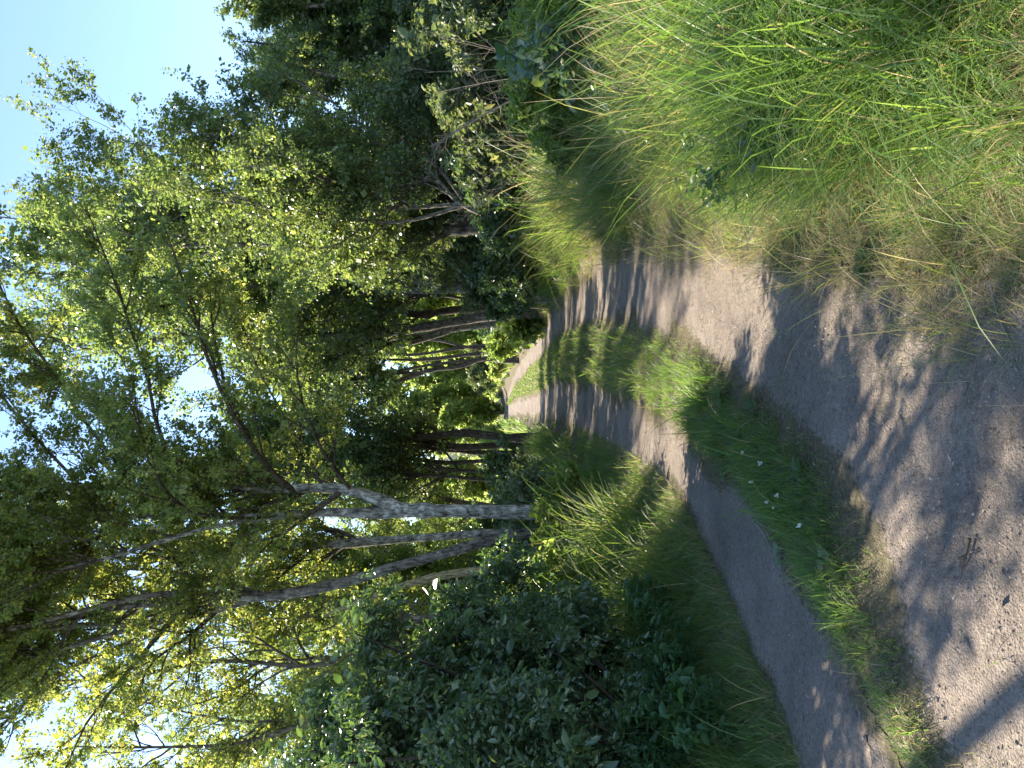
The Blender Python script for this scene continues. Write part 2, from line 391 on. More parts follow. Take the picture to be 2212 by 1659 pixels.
# left verge
hl = lambda x, y: np.clip(.05 + (.14 + .36 * sstep((y - 5.5) / 2.5)) * sstep((eL(y) - x - .08) / .9), 0, 1) * (.5 + .9 * pn(x, y))
grass('verge_grass', [
    tufts(3000, 32, 2.6, 96, lambda y: -.5 * y - 1.0, lambda y: eL(y) - .02, hl, lambda x, y: .2 + .4 * pn(x + 9, y), lambda x, y: .03 + .10 * sstep((pn(x, y + 50) - .5) / .2) + .15 * sstep((.3 - (eL(y) - x)) / .3), .08, .7, 1.3, (.2, -.1),
          dens=lambda x, y: .25 + .75 * sstep((3.2 - (eL(y) - x)) / 1.2)),
])
grass('rim_grass', [
    tufts(3200, 16, 2.6, 16, lambda y: eL(y) - 1.1, lambda y: eL(y) + .06, lambda x, y: .05 + .10 * pn(x * 1.5 + 4, y * 1.5), lambda x, y: .2 + .35 * pn(x + 9, y), lambda x, y: .12 + .3 * sstep((.2 - (eL(y) - x)) / .25), .06, 1.1, 1.2, (.3, -.2), 1.0),
])
# short turf between the two tracks, lush in its middle
isl = lambda x, y: np.minimum(x - eIL(y), eIR(y) - x)
grass('island_turf', [
    tufts(5600, 16, 2.4, 96, lambda y: eIL(y) - .08, lambda y: eIR(y) + .08, lambda x, y: (.02 + .10 * sstep((isl(x, y) - .02) / .3)) * (.5 + .5 * sstep((y - 2.8) / 1.1)) * (.55 + .9 * pn(x * 1.5, y * 1.5)) * np.where(y > 8, .8, 1),
          lambda x, y: np.clip(.08 + .3 * pn(x + 9, y) + .18 * sstep((.28 - isl(x, y)) / .25) + .12 * (y > 8), 0, 1), lambda x, y: .05 + .5 * sstep((.22 - isl(x, y)) / .25) + .12 * (y > 8) + .25 * sstep((3.6 - y) / .9), .05, 1.0, 1.2, (.15, -.1), 1.1,
          dens=lambda x, y: (.35 + .65 * sstep((isl(x, y) + .02) / .2)) * (.75 + .25 * sstep((y - 3.0) / 1.0))),
])
# sparse thin grass creeping over the dirt
grass('sparse_path_grass', [
    tufts(3000, 7, 2.1, 25, lambda y: np.maximum(eL(y), -.5 * y - .5) - .1, lambda y: eR(y) + .15, lambda x, y: .03 + .035 * pn(x * 2, y * 2), lambda x, y: .5 + 0 * x, lambda x, y: .55 + 0 * x, .06, 1.8, 1.2, (0, 0), .8,
          dens=lambda x, y: np.clip(1.05 - dirt_mask(x, y), .0, 1) ** 1.2 + .8 * sstep((fbm(x * 1.3 + 8, y * 1.3 + 77, 3) - .54) / .14) * (y < 4.5)),
])

# chips, grit and bits of dry stalk lying on the dirt
n = 15000
y = logy(n, 2.1, 14); x = -.5 * y - .3 + (eR(y) + .5 * y + .5) * rng.random(n)
k = rng.random(n) < dirt_mask(x, y) * .85 + .15; x, y = x[k], y[k]; n = len(x)
a = rng.random(n) * 6.283; l = np.exp(rng.normal(size=n) * .5) * .0036 * np.maximum(1, y / 5); w = l * rng.uniform(.25, .8, n)
dx = np.stack([np.cos(a), np.sin(a), rng.normal(size=n) * .15], 1); dy = np.stack([-np.sin(a), np.cos(a), rng.normal(size=n) * .15], 1)
p = np.stack([x, y, H(x, y) + .011], 1); up = np.array([0, 0, 1.])
c = [p + dx * l[:, None], p + dy * w[:, None], p - dx * l[:, None], p - dy * w[:, None]]
tp = p + up * (w * .6)[:, None]
V = np.stack(c + [tp], 1).reshape(-1, 3); b_ = np.arange(n)[:, None] * 5
T = np.stack([b_ + np.array([[0, 1, 4]]), b_ + np.array([[1, 2, 4]]), b_ + np.array([[2, 3, 4]]), b_ + np.array([[3, 0, 4]])], 1).reshape(-1, 3)
o = build('grit', [(V, T)], M['chip'], attrs={'var': [np.repeat(.22 + .78 * rng.random(n), 4)]}, smooth=False); o['kind'] = 'stuff'

# ------------------------------------------------------------------ trees and shrubs
def leaf_part(P, per, size, ratio, kind, droop, jit, spread=.22, flat=.7, t0=.1):
    p, tan, own = leaf_sites(P, per, t0, jit)
    V, F_, f = leaves(p, tan, size, ratio, kind, droop, flat)
    base = rng.random(len(P)) * .55 + .1
    v = np.clip(base[own] + rng.normal(size=len(p)) * spread, 0, 1)
    return V, F_, np.repeat(v, f)

def tree(name, label, stems, bark, leafm, limbs, subs, twigs, per, size, ratio=.75, kind='quad', droop=.3, jit=.03, cat='tree', group=None,
         extra=(), sides=9, t_low=.3, up=(.75, .4, .1), ang=(.75, .6, .55), bias=None, fall=.45, branch_mat=None, merge=False, parts=('trunk', 'branches', 'crown'), K=26, flat=.7):
    """stems: lists of (point, radius); extra: hand-placed limbs; limbs/subs/twigs = (count, length)"""
    reseed(label)
    SP, SR = zip(*[spline([s[0] for s in st], [s[1] for s in st], K) for st in stems])
    SP = np.array(SP); SR = np.array(SR)
    SR = SR * (1 + .10 * rng.normal(size=SR.shape) * (SR > .03))
    base = SP[0][0]
    root = empty(name, base, label, cat, group)
    if not merge: build(parts[0], [tubes(SP, SR, sides)], bark, root)
    LP, LR = grow(SP, SR, limbs[0], t_low, .99, limbs[1], ang[0], up[0], 9, .022, .12, fall, bias)
    if extra:
        EP, ER = zip(*[spline([s[0] for s in st], [s[1] for s in st], 9) for st in extra])
        LP = np.concatenate([LP, np.array(EP)]); LR = np.concatenate([LR, np.array(ER)])
    XP, XR = grow(LP, LR, subs[0], .12, 1, subs[1], ang[1], up[1], 6, .016, .16, .35)
    TP, TR = grow(XP, XR, twigs[0], .1, 1, twigs[1], ang[2], up[2], 4, .012, .2, .2)
    tb = [tubes(LP, LR, 6), tubes(XP, XR, 4), tubes(TP, TR, 3)]
    if merge: build(parts[0], [tubes(SP, SR, sides)] + tb, bark, root)
    else: build(parts[1], tb, branch_mat or bark, root)
    V, F_, v = leaf_part(TP, per, size, ratio, kind, droop, jit, flat=flat)
    build(parts[2], [(V, F_)], leafm, root, attrs={'var': [v]})
    return root

def S(d, *pts):
    """a stem traced on the photograph: (v, y, thickness in photo pixels[, distance])"""
    out = []
    for p in pts:
        dd = p[3] if len(p) > 3 else d
        out.append((at(p[0], p[1], dd), p[2] / F * dd * .5))
    return out

def base_of(stem, d, spread=1.5):
    """carry a traced stem down to the ground"""
    p, r = stem[0]
    z = float(H(p[0], p[1]))
    if p[2] > z + .05:
        q_, _ = stem[1]
        slope = (p - q_) / max(abs(p[2] - q_[2]), .2) * (p[2] - z)
        g = p + np.array([slope[0] * .5, slope[1] * .5, 0]); g[2] = float(H(g[0], g[1])) - .05
        return [(g, r * spread * 1.05)] + [stem[0]] + stem[1:]
    return stem

# --- the pale birch beside the path, two stems, and its boughs over the path
b1 = base_of(S(13, (1110, 1106, 31.0), (1000, 1104, 29.2), (900, 1102, 31.0), (860, 1096, 29.2), (740, 1056, 21.5), (560, 1056, 18.9), (447, 1046, 17.2), (233, 1050, 12.9), (33, 1046, 9.5), (-250, 1030, 5.2), (-500, 1010, 1.7)), 13)
b2 = S(13, (905, 1103, 25.8), (830, 1108, 24.1), (700, 1107, 21.5), (560, 1116, 18.9), (400, 1112, 14.6), (200, 1116, 11.2), (60, 1118, 9.5), (-200, 1140, 6.0), (-450, 1150, 1.7, 13.6))
b3 = S(13, (640, 1112, 12.0), (560, 1122, 10.3), (450, 1140, 9.5, 12.6), (330, 1175, 8.6, 12.4), (250, 1200, 7.7, 12.2), (80, 1240, 6.0, 12), (-150, 1290, 2.6, 12))
xb = [S(13, (420, 1045, 9), (350, 955, 8, 12.4), (330, 850, 7, 12), (300, 753, 6, 11.7), (263, 640, 5, 11.5), (225, 540, 4, 11.3), (190, 450, 2, 11.2)),
      S(13, (400, 1046, 9), (320, 970, 8, 13.3), (240, 900, 7, 13.5), (167, 850, 6, 13.7), (60, 780, 3, 14)),
      S(13, (640, 1065, 14), (590, 1020, 13, 12.6), (547, 966, 11, 12.3), (500, 886, 9, 12), (455, 790, 8, 11.8), (427, 696, 6, 11.6), (385, 570, 4, 11.4), (340, 440, 2, 11.3)),
      S(12.4, (497, 880, 6), (480, 800, 6), (460, 700, 4, 12.2), (455, 610, 2, 12)),
      S(13, (300, 1050, 8), (200, 930, 7, 13.2), (103, 780, 6, 13.3), (53, 713, 5, 13.2), (0, 606, 3, 13), (-40, 500, 2, 13)),
      S(13, (180, 1050, 7), (60, 920, 6, 13), (-60, 760, 4, 13), (-160, 600, 2, 13)),
      S(13, (600, 1112, 8), (520, 1120, 7, 12.3), (400, 1100, 6, 11.6), (330, 1010, 5, 11), (300, 900, 3, 10.6), (290, 800, 2, 10.4)),
      S(13, (760, 1060, 8), (700, 980, 7, 12.4), (655, 870, 5, 12), (640, 760, 3, 11.8), (655, 660, 2, 11.6)),
      S(13, (700, 1056, 7), (640, 940, 6, 13.6), (560, 800, 4, 14), (520, 680, 2, 14.2))]
tree('birch_tree', 'tall pale birch with blotched bark forking above the verge, boughs arching over the path', [b1, b2, b3], M['birch_bark'], M['birch_leaf'],
     (64, 2.5), (520, 1.3), (3900, .5), 46, .042, .8, 'quad', .35, .03, t_low=.42, extra=xb, sides=12, bias=(.25, 0, 0), branch_mat=M['twig_bark'], K=40)

# --- the leaning grey multi-stemmed tree
d = 13.5
a0 = base_of(S(d, (1085, 1160, 21.4), (1040, 1172, 20.8), (960, 1195, 20.1), (860, 1222, 20.8), (740, 1258, 21.4), (620, 1282, 21.4), (530, 1290, 20.1)), d)
stA = [a0 + S(d, (430, 1296, 17.4), (360, 1300, 14.1), (267, 1310, 12.7), (133, 1339, 10.0), (0, 1373, 8.0), (-200, 1420, 4.7), (-380, 1460, 1.3)),
       S(d, (560, 1290, 17.4), (470, 1284, 15.4), (367, 1281, 13.4, 13), (267, 1296, 11.4, 12.7), (133, 1330, 9.3, 12.4), (0, 1362, 8.0, 12.2), (-180, 1390, 4.0, 12), (-330, 1400, 1.3, 12)),
       S(d, (540, 1296, 20.1), (430, 1316, 17.4), (320, 1346, 14.7), (187, 1348, 12.7), (80, 1357, 10.0), (0, 1350, 8.0, 13.8), (-180, 1330, 4.0, 14), (-330, 1330, 1.3, 14)),
       S(d, (520, 1300, 17.4), (420, 1330, 14.7), (333, 1345, 11.4), (183, 1386, 9.3), (67, 1423, 8.0), (0, 1449, 6.7), (-180, 1500, 3.3), (-300, 1540, 1.3)),
       S(d, (480, 1310, 14.7), (380, 1350, 12.1, 14), (250, 1400, 9.3, 14.3), (147, 1446, 8.0, 14.5), (67, 1506, 6.7, 14.6), (0, 1573, 5.4, 14.7), (-100, 1660, 2.0, 15)),
       S(d, (560, 1280, 12.1), (400, 1240, 9.3, 14.4), (260, 1225, 7.4, 14.8), (100, 1222, 5.4, 15), (-100, 1215, 2.6, 15))]
xa = [S(d, (380, 1330, 12), (320, 1400, 9, 13), (260, 1470, 7, 12.6), (190, 1560, 5, 12.4), (150, 1650, 2, 12.2)),
      S(d, (470, 1320, 8), (400, 1380, 7, 13), (330, 1430, 4, 12.6), (300, 1500, 2, 12.4))]
tree('leaning_tree', 'leaning grey multi-stemmed tree, its lichened trunk rising behind the dark shrub', stA, M['grey_bark'], M['birch_leaf'],
     (105, 2.4), (700, 1.3), (4800, .5), 40, .042, .75, 'quad', .35, .03, t_low=.45, extra=xa, sides=12, branch_mat=M['twig_bark'], K=40)

def simple(name, label, x, y, h, r, leafm, bark, limbs, subs, twigs, per, size, lean=(0, 0), t_low=.3, wob=.25, nst=1, **kw):
    """a tree given by its place, height and lean"""
    reseed(label + "s")
    st = []
    for s in range(nst):
        a = rng.random() * 6.28; sp = (0 if nst == 1 else .3 + .5 * rng.random())
        pts = []
        for k, t in enumerate(np.linspace(0, 1, 7)):
            px = x + lean[0] * t ** 1.3 * h + math.cos(a) * sp * t * h * .25 + rng.normal() * wob * t + (0 if nst == 1 else math.cos(a) * .15)
            py = y + lean[1] * t ** 1.3 * h + math.sin(a) * sp * t * h * .25 + rng.normal() * wob * t + (0 if nst == 1 else math.sin(a) * .15)
            pts.append((np.array([px, py, float(H(x, y)) - .08 + t * h]), r * (1.25 if k == 0 else 1) * (1 - .9 * t) + .008))
        st.append(pts)
    return tree(name, label, st, bark, leafm, limbs, subs, twigs, per, size, t_low=t_low, **kw)

def wobble(t, a=.1):
    return t[:2] + [(p + np.array([rng.normal() * a, rng.normal() * a, 0]), r) for p, r in t[2:]]

def traced(name, label, stems, d, bark, leafm, limbs, subs, twigs, per, size, top=None, **kw):
    reseed(label + 's')
    st = []
    for k, s in enumerate(stems):
        t = S(d, *s)
        if k == 0: t = base_of(t, d)
        st.append(wobble(t, .0028 * d))
    return tree(name, label, st, bark, leafm, limbs, subs, twigs, per, size, **kw)

TG = 'trees lining the path'
# --- right of the path, further on
traced('birch_tree', 'slender upright grey birch standing between the pale birch and the leaning trunk', [
    [(1090, 1150, 18), (900, 1165, 18), (740, 1180, 17), (600, 1192, 16), (433, 1190, 13), (330, 1215, 10), (200, 1250, 7), (20, 1290, 4), (-100, 1300, 2)],
    [(470, 1190, 11), (380, 1180, 9), (260, 1165, 7), (120, 1160, 5), (-60, 1150, 2)]], 16.5, M['birch_bark'], M['birch_leaf'],
    (56, 2.4), (380, 1.2), (2200, .5), 30, .05, t_low=.3, branch_mat=M['twig_bark'])
traced('lichened_tree', 'thick grey forked trunk rising out of the bluish bushes right of the path', [
    [(985, 616, 32), (912, 602, 30), (832, 592, 28), (753, 576, 24), (640, 560, 19), (520, 535, 14), (360, 510, 10), (150, 480, 6), (0, 470, 3)],
    [(985, 622, 20), (900, 626, 17), (800, 615, 15), (713, 599, 13), (560, 598, 11), (380, 600, 9), (180, 590, 6), (0, 585, 3)]], 26, M['grey_bark'], M['alder_leaf'],
    (60, 4.2), (360, 1.9), (1900, .8), 22, .115, group=TG, t_low=.4, jit=.08, branch_mat=M['dark_bark'])
for lab, stems, dd, bk in [
    ('dark ridged trunk, stoutest of the three standing together right of the path', [[(1062, 681, 22), (951, 695, 21), (872, 711, 18), (800, 719, 16), (700, 722, 13), (540, 725, 10), (300, 735, 7), (60, 740, 3)]], 30, 'grey_bark'),
    ('straight dark trunk just right of the ridged one, half hidden by bushes', [[(1054, 664, 20), (971, 668, 18), (912, 675, 17), (812, 679, 14), (650, 670, 11), (430, 660, 7), (180, 650, 3)]], 31, 'dark_bark'),
    ('pale grey smooth trunk forking low, nearest the path of the right-hand group', [[(1068, 699, 16), (971, 713, 15), (912, 720, 12), (852, 728, 11), (700, 745, 9), (480, 760, 6), (260, 770, 2)], [(980, 713, 10), (931, 729, 9), (872, 743, 8), (812, 759, 7), (650, 790, 5), (480, 810, 2)]], 32, 'birch_bark'),
    ('slim dark trunk rising between the thick lichened fork and the ridged trunks', [[(1050, 655, 8), (971, 646, 7), (892, 636, 7), (780, 634, 6), (600, 640, 4), (400, 650, 2)]], 28, 'dark_bark')]:
    traced('path_tree', lab, stems, dd, M[bk], M['alder_leaf'], (36, 3.4), (220, 1.7), (1000, .75), 16, .11, group=TG, t_low=.42, jit=.08, branch_mat=M['dark_bark'])
for lab, stems in [
    ('thin dark trunk curving slightly, first beyond the pale forked trunk', [[(1090, 743, 8), (1001, 754, 7), (892, 765, 6), (800, 772, 5), (700, 780, 4), (610, 790, 2)]]),
    ('thin straight dark trunk in the middle of the slender row', [[(1080, 766, 8), (1030, 766, 8), (931, 766, 8), (870, 770, 6), (780, 780, 5), (660, 790, 3), (600, 790, 2)]]),
    ('thin dark trunk leaning a little towards the gap, last but one of the slender row', [[(1085, 780, 8), (1039, 781, 7), (931, 788, 6), (852, 799, 6), (760, 815, 4), (660, 830, 2)]]),
    ('thin trunk crossing behind the slender row, close to the pale fork', [[(1085, 752, 7), (1020, 748, 6), (940, 740, 6), (860, 737, 5), (760, 735, 4), (640, 738, 2)]]),
    ('dark trunk leaning left over the bright gap at the path end', [[(1085, 777, 11), (1040, 783, 11), (991, 791, 10), (931, 803, 9), (880, 816, 8), (830, 830, 7), (760, 850, 5), (680, 875, 2)], [(935, 802, 6), (880, 806, 6), (800, 812, 5), (700, 822, 3), (640, 830, 2)]])]:
    traced('slender_tree', lab, stems, 56, M['dark_bark'], M['alder_leaf'], (22, 4.2), (120, 2.1), (560, 1.1), 20, .2, group=TG, t_low=.62, jit=.14, bias=(-.1, 0, 0))
# --- the dark trunks left of the path
FG = 'dark trunks left of the path'
k_ = 0
for lab, s, dd in [
    ('dark furrowed trunk nearest the path in the clump left of it', [(1095, 945, 17), (1000, 943, 18), (930, 942, 16), (870, 938, 13), (800, 932, 10), (700, 922, 7), (610, 914, 4), (540, 910, 2)], 29),
    ('second dark trunk of the left clump, close beside the furrowed one', [(1085, 962, 15), (980, 961, 15), (890, 958, 13), (800, 954, 9), (700, 950, 6), (570, 944, 2)], 30),
    ('leaning dark trunk in the middle of the left clump', [(1070, 980, 13), (960, 978, 12), (870, 972, 11), (790, 968, 8), (690, 973, 5), (560, 980, 2)], 31),
    ('slim dark trunk left of the middle of the clump', [(1060, 995, 10), (960, 990, 10), (860, 985, 9), (780, 988, 7), (680, 994, 4), (560, 1000, 2)], 30),
    ('slim trunk tilting inwards, fifth of the dark clump counted from the path', [(1050, 1020, 9), (980, 1010, 8), (900, 1003, 8), (800, 1005, 6), (690, 1011, 4), (580, 1018, 2)], 29),
    ('outermost thin trunk of the dark clump, next to the pale birch', [(1040, 1035, 8), (960, 1032, 7), (870, 1024, 7), (780, 1022, 5), (680, 1027, 3), (590, 1032, 2)], 28)]:
    st = wobble(base_of(S(dd, *s), dd), .13)
    sts = [st]
    if k_ % 2 == 0:                      # a fork half way up
        p_, q_ = st[3][0], st[5][0]; sg = 1 if k_ % 4 else -1
        sts.append([(p_, st[3][1] * .7), (p_ * .5 + q_ * .5 + np.array([sg * .45, .3, 0]), st[4][1] * .7), (q_ + np.array([sg * 1.0, .6, .5]), .05), (q_ + np.array([sg * 1.3, .8, 2.6]), .015)])
    k_ += 1
    tree('dark_tree', lab, sts, M['dark_bark'], M['alder_leaf'], (30, 2.4), (180, 1.2), (800, .6), 14, .1, group=FG, t_low=.3, jit=.09, fall=.2)

# --- right-hand wall of trees, crowns stepping down to the right
RG = 'trees on the right bank'
traced('fanning_tree', 'multi-stemmed tree fanning out over the bluish bushes on the right bank', [
    [(1010, 450, 9.5), (938, 395, 8.8), (828, 450 - 60, 7.5), (765, 360, 6.8), (640, 310, 4.8), (470, 265, 2.0)],
    [(1000, 440, 8.8), (828, 450, 8.2), (765, 423, 7.5), (600, 380, 6.1), (430, 340, 3.4), (250, 310, 1.4)],
    [(1000, 430, 8.2), (930, 350, 6.8), (800, 280, 5.4), (700, 210, 4.1), (590, 150, 1.4)],
    [(1000, 445, 8.8), (860, 480, 7.5), (700, 470, 6.1), (500, 440, 4.8), (320, 410, 2.7), (150, 380, 1.4)]], 17, M['grey_bark'], M['alder_leaf'],
    (90, 2.6), (560, 1.4), (3200, .55), 30, .058, group=RG, t_low=.1, jit=.05, bias=(.25, 0, .1))
for lab, x, y, h, lean, s_ in [
    ('tall leafy tree whose bough tips reach furthest into the blue sky', 4.2, 19.5, 11.4, (.02, .0), .9),
    ('leafy tree on the right bank with a crown stepping down to the photo edge', 7.4, 20.5, 6.6, (.02, 0), .9),
    ('lower bushy tree closing the right edge of the bank', 9.6, 20, 7.2, (.02, 0), .95),
    ('broad leafy tree behind the fanning one', 5.4, 25, 9.6, (.02, 0), 1.0),
    ('full crowned tree standing behind the lichened fork', 4.6, 33, 19, (.0, 0), 1.4),
    ('middling tree in the second row of the right bank', 7.8, 27, 8.6, (.02, 0), 1.0),
    ('low round tree in the second row, near the right edge', 11.8, 26, 8.2, (0, 0), 1.0),
    ('back tree of the right bank, seen only through gaps', 9.0, 31, 10.2, (0, 0), 1.1),
    ('rounded tree at the back right, under the open sky', 14.0, 31, 10.0, (0, 0), 1.1)]:
    simple('bank_tree', lab, x, y, h, .16 * s_, M['alder_leaf'], M['grey_bark'], (70, h * .26), (460, h * .13), (2900, h * .055), 34, .064 * s_, lean, t_low=.12, nst=3, group=RG, jit=.05 * s_, fall=.55)
# a dark conifer in the shade of the right bank
simple('fir_tree', 'dark green fir standing in shade behind the leafy trees at the right edge', 10.6, 24, 9, .16, M['conifer'], M['dark_bark'], (150, 2.8), (700, .9), (2600, .4), 22, .05, (0, 0), t_low=.08, ratio=.25, up=(-.1, -.1, -.3), ang=(1.45, .8, .6), fall=.85, wob=.05)

# --- left-hand wood behind the birch and the shrub
LG = 'trees behind the dark shrub'
for lab, x, y, h, r, lean, mt in [
    ('thin crowned tree at the upper left, against the white sky', -7.2, 11.6, 8.8, .09, (-.02, 0), 'birch_leaf'),
    ('slim shade tree at the very left edge beside the track', -5.9, 7.0, 7.2, .09, (-.02, 0), 'birch_leaf'),  # out-of-view tree added to shade the near dirt; label text seeds its shape
    ('slim tree with sparse fine leaves left of the leaning trunk', -5.0, 16.4, 10.5, .08, (-.02, 0), 'birch_leaf'),
    ('slim sparse tree nearer the left edge than the leaning trunk', -7.2, 17.4, 10.5, .08, (-.01, 0), 'birch_leaf'),
    ('leafy tree between the leaning trunk and the dark shrub', -5.4, 19.5, 6.2, .1, (0, 0), 'light_leaf'),
    ('small tree behind the leaning trunk with bright back-lit leaves', -7.6, 22, 7.0, .1, (.03, 0), 'light_leaf'),
    ('leafy tree at the far left edge above the shrub', -9.6, 20.5, 7.4, .1, (0, 0), 'light_leaf'),
    ('taller tree behind the leaning trunk, crown in full sun', -8.2, 28, 13, .14, (0, 0), 'light_leaf'),
    ('tall back tree at the far left', -13.6, 29, 13.5, .15, (0, 0), 'light_leaf'),
    ('tall back tree second from the far left', -10.9, 31, 14.5, .15, (0, 0), 'birch_leaf'),
    ('broad tree standing behind the pale birch', -5.4, 31, 13, .14, (-.02, 0), 'light_leaf'),
    ('back tree glimpsed left of the dark trunks', -9.5, 40, 16, .18, (0, 0), 'light_leaf'),
    ('high back tree deep in the wood at the left', -16.5, 40, 17, .18, (0, 0), 'birch_leaf')]:
    simple('wood_tree', lab, x, y, h, r, M[mt], M['grey_bark'], (18 if y < 12 else 44, h * .24), (90 if y < 12 else 260, h * .13), (340 if y < 12 else 800 if y < 18 else 1500, h * .06), 60 if y < 12 else 30, .045 if y < 14 else .065, lean, t_low=.18, nst=2, group=LG, jit=.05, merge=y < 12)  # nearest crowns shaped into few dense clumps, leaving gaps for larger sun patches

# --- sunlit trees closing the view at the end of the path
EG = 'sunlit trees at the end of the path'
for lab, x, y, h, s_ in [
    ('bright yellow-green tree filling the gap over the path end', -3.0, 104, 14.5, 1.1),
    ('rounded pale green tree low at the path end, right half of the gap', 2.4, 98, 7.5, 1.0),
    ('pale green tree low at the path end, left half of the gap', -3.4, 96, 6.5, 1.0),
    ('sunlit tree behind the dark left clump', -12.5, 100, 13, 1.2),
    ('sunlit tree seen between the slender dark trunks', 6.5, 92, 14, 1.2),
    ('tall sunlit tree beyond the pale forked trunk', 11.5, 96, 18, 1.3),
    ('sunlit tree behind the far right trunks', 18, 88, 17, 1.3),
    ('sunlit tree far behind the pale birch', -20, 92, 14, 1.3),
    ('sunlit tree far behind the leaning trunk', -29, 90, 14, 1.3),
    ('tall pale tree behind the bright tree of the gap', 1.5, 122, 17, 1.3),
    ('pale tree filling the back of the gap on its left', -8.0, 116, 14, 1.3),
    ('sunlit tree behind the pale forked trunk, right of the slender row', 8.5, 112, 18, 1.3),
    ('sunlit tree far back on the right, low between trunks', 15, 108, 14, 1.3)]:
    simple('sunlit_tree', lab, x, y, h, .16, M['far_leaf'], M['dark_bark'], (60, h * .3), (320, h * .14), (1500, h * .07), 22, .26 * s_, (0, 0), t_low=.04, nst=3, group=EG, jit=.16, sides=6)

# far-off wood beyond the end of the path, one mass
nC = 700
cx = rng.uniform(-150, 150, nC); cy = rng.uniform(150, 235, nC); hh = 11 + 8 * fbm(cx * .03, cy * .05, 3)
cz = 1 + hh * rng.random(nC) ** .8; cr = rng.uniform(1.5, 3.4, nC)
p = np.repeat(np.stack([cx, cy, cz], 1), 70, 0) + rng.normal(size=(nC * 70, 3)) * np.repeat(cr, 70)[:, None] * .55
V, F_, f_ = leaves(p, nrm(rng.normal(size=p.shape)), .75, .8, 'quad', .2, .8)
o = build('far_wood', [(V, F_)], M['far_leaf'], attrs={'var': [np.clip(np.repeat(rng.random(nC), 70) * .6 + rng.random(nC * 70) * .3, 0, 1)]}); o['kind'] = 'stuff'

# --- shrubs
def shrub(name, label, x, y, h, sp, leafm, n, subs, twigs, per, size, ratio=.5, kind='leaf', group=None, r=.018, bark=None, droop=.2, jit=.02, up=(.5, .45, .25), cat='shrub', t_low=.25, limbs=None, merge=False):
    reseed(label + 's')
    st = []
    for k in range(n):
        a = k * 2.4 + rng.random(); q_ = sp * (.25 + .75 * rng.random()); z0 = float(H(x, y)) - .05; hh = h * (.6 + .4 * rng.random()) * (1 - .25 * q_ / max(sp, .01))
        c, s = math.cos(a), math.sin(a)
        st.append([(np.array([x + c * .12 * sp, y + s * .12 * sp, z0]), r * 1.2),
                   (np.array([x + c * q_ * .35 + rng.normal() * .04, y + s * q_ * .35, z0 + hh * .35]), r),
                   (np.array([x + c * q_ * .75 + rng.normal() * .06, y + s * q_ * .75, z0 + hh * .7]), r * .7),
                   (np.array([x + c * q_ * 1.05, y + s * q_ * 1.05, z0 + hh]), r * .3)])
    limbs = limbs or (n * 5, h * .3)
    return tree(name, label, st, bark or M['twig_bark'], leafm, limbs, subs, twigs, per, size, ratio, kind, droop, jit, cat, group, sides=6, t_low=t_low, up=up, K=10, merge=merge, parts=('stems', 'branches', 'foliage'))

shrub('dark_shrub', 'big dark shrub with glossy leaves and bare stems beside the left track', -3.05, 6.6, 3.3, 1.25, M['dark_leaf'], 18, (640, .55), (3800, .28), 18, .05, .45, r=.022, bark=M['shrub_bark'], t_low=.18)
shrub('dark_shrub', 'dark glossy shrub at the far left edge, behind the nettles', -4.3, 7.6, 3.4, 1.2, M['dark_leaf'], 15, (520, .55), (2800, .28), 18, .05, .45, r=.02, bark=M['shrub_bark'], t_low=.15)
shrub('dark_shrub', 'mid-green leafy shrub in front of the leaning trunk', -3.8, 7.7, 2.6, .85, M['birch_leaf'], 12, (420, .5), (2100, .26), 18, .048, .5, r=.02, t_low=.25)
shrub('dark_shrub', 'lower dark shrub leaning out of the big one, down to the nettles', -2.75, 5.75, 1.7, .85, M['dark_leaf'], 13, (380, .4), (2000, .22), 16, .045, .5, r=.014, bark=M['shrub_bark'], t_low=.1)
shrub('dark_shrub', 'half-height dark shrub between the big dark one and the sunlit verge', -2.55, 7.3, 1.9, .75, M['dark_leaf'], 12, (360, .4), (1900, .22), 16, .045, .5, r=.014, bark=M['shrub_bark'], t_low=.1)
shrub('light_shrub', 'tall loose shrub with bright leaves rising behind the dark shrub', -5.6, 8.5, 4.3, 1.2, M['birch_leaf'], 12, (360, .6), (2000, .32), 18, .045, .6, r=.016, t_low=.2)
shrub('light_shrub', 'tall yellow-green shrub at the left edge behind the dark shrubs', -6.9, 10.2, 5.0, 1.5, M['light_leaf'], 12, (360, .7), (2000, .36), 18, .05, .6, r=.016, t_low=.2)
shrub('light_shrub', 'low sunlit shrub with yellow-green leaves at the foot of the dark shrub', -2.5, 9.0, 1.35, .75, M['light_leaf'], 10, (180, .3), (900, .18), 14, .05, .6, r=.01, t_low=.1)
shrub('light_shrub', 'small sunlit bush beneath the pale birch', -2.0, 11.0, 1.1, .6, M['light_leaf'], 8, (140, .28), (700, .17), 14, .05, .6, r=.01, t_low=.1)
shrub('shade_bush', 'shaded ivy-green bush around the foot of the birch', -2.7, 13.6, 1.7, 1.2, M['bush_leaf'], 9, (240, .45), (1200, .24), 16, .06, .6, r=.012, t_low=.1)
shrub('shade_bush', 'wide dark bush at the foot of the dark trunks', -3.6, 22, 2.2, 2.2, M['dark_leaf'], 11, (300, .7), (1400, .35), 18, .09, .6, r=.015, t_low=.05)
shrub('shade_bush', 'low green bush on the left verge beside the far track', -3.0, 17.5, 1.3, 1.3, M['bush_leaf'], 10, (240, .5), (1100, .28), 16, .07, .6, r=.012, t_low=.05)
shrub('shade_bush', 'undergrowth bush behind the leaning trunk', -5.2, 14, 2.6, 1.6, M['bush_leaf'], 10, (300, .6), (1400, .3), 16, .075, .6, r=.014, t_low=.05)
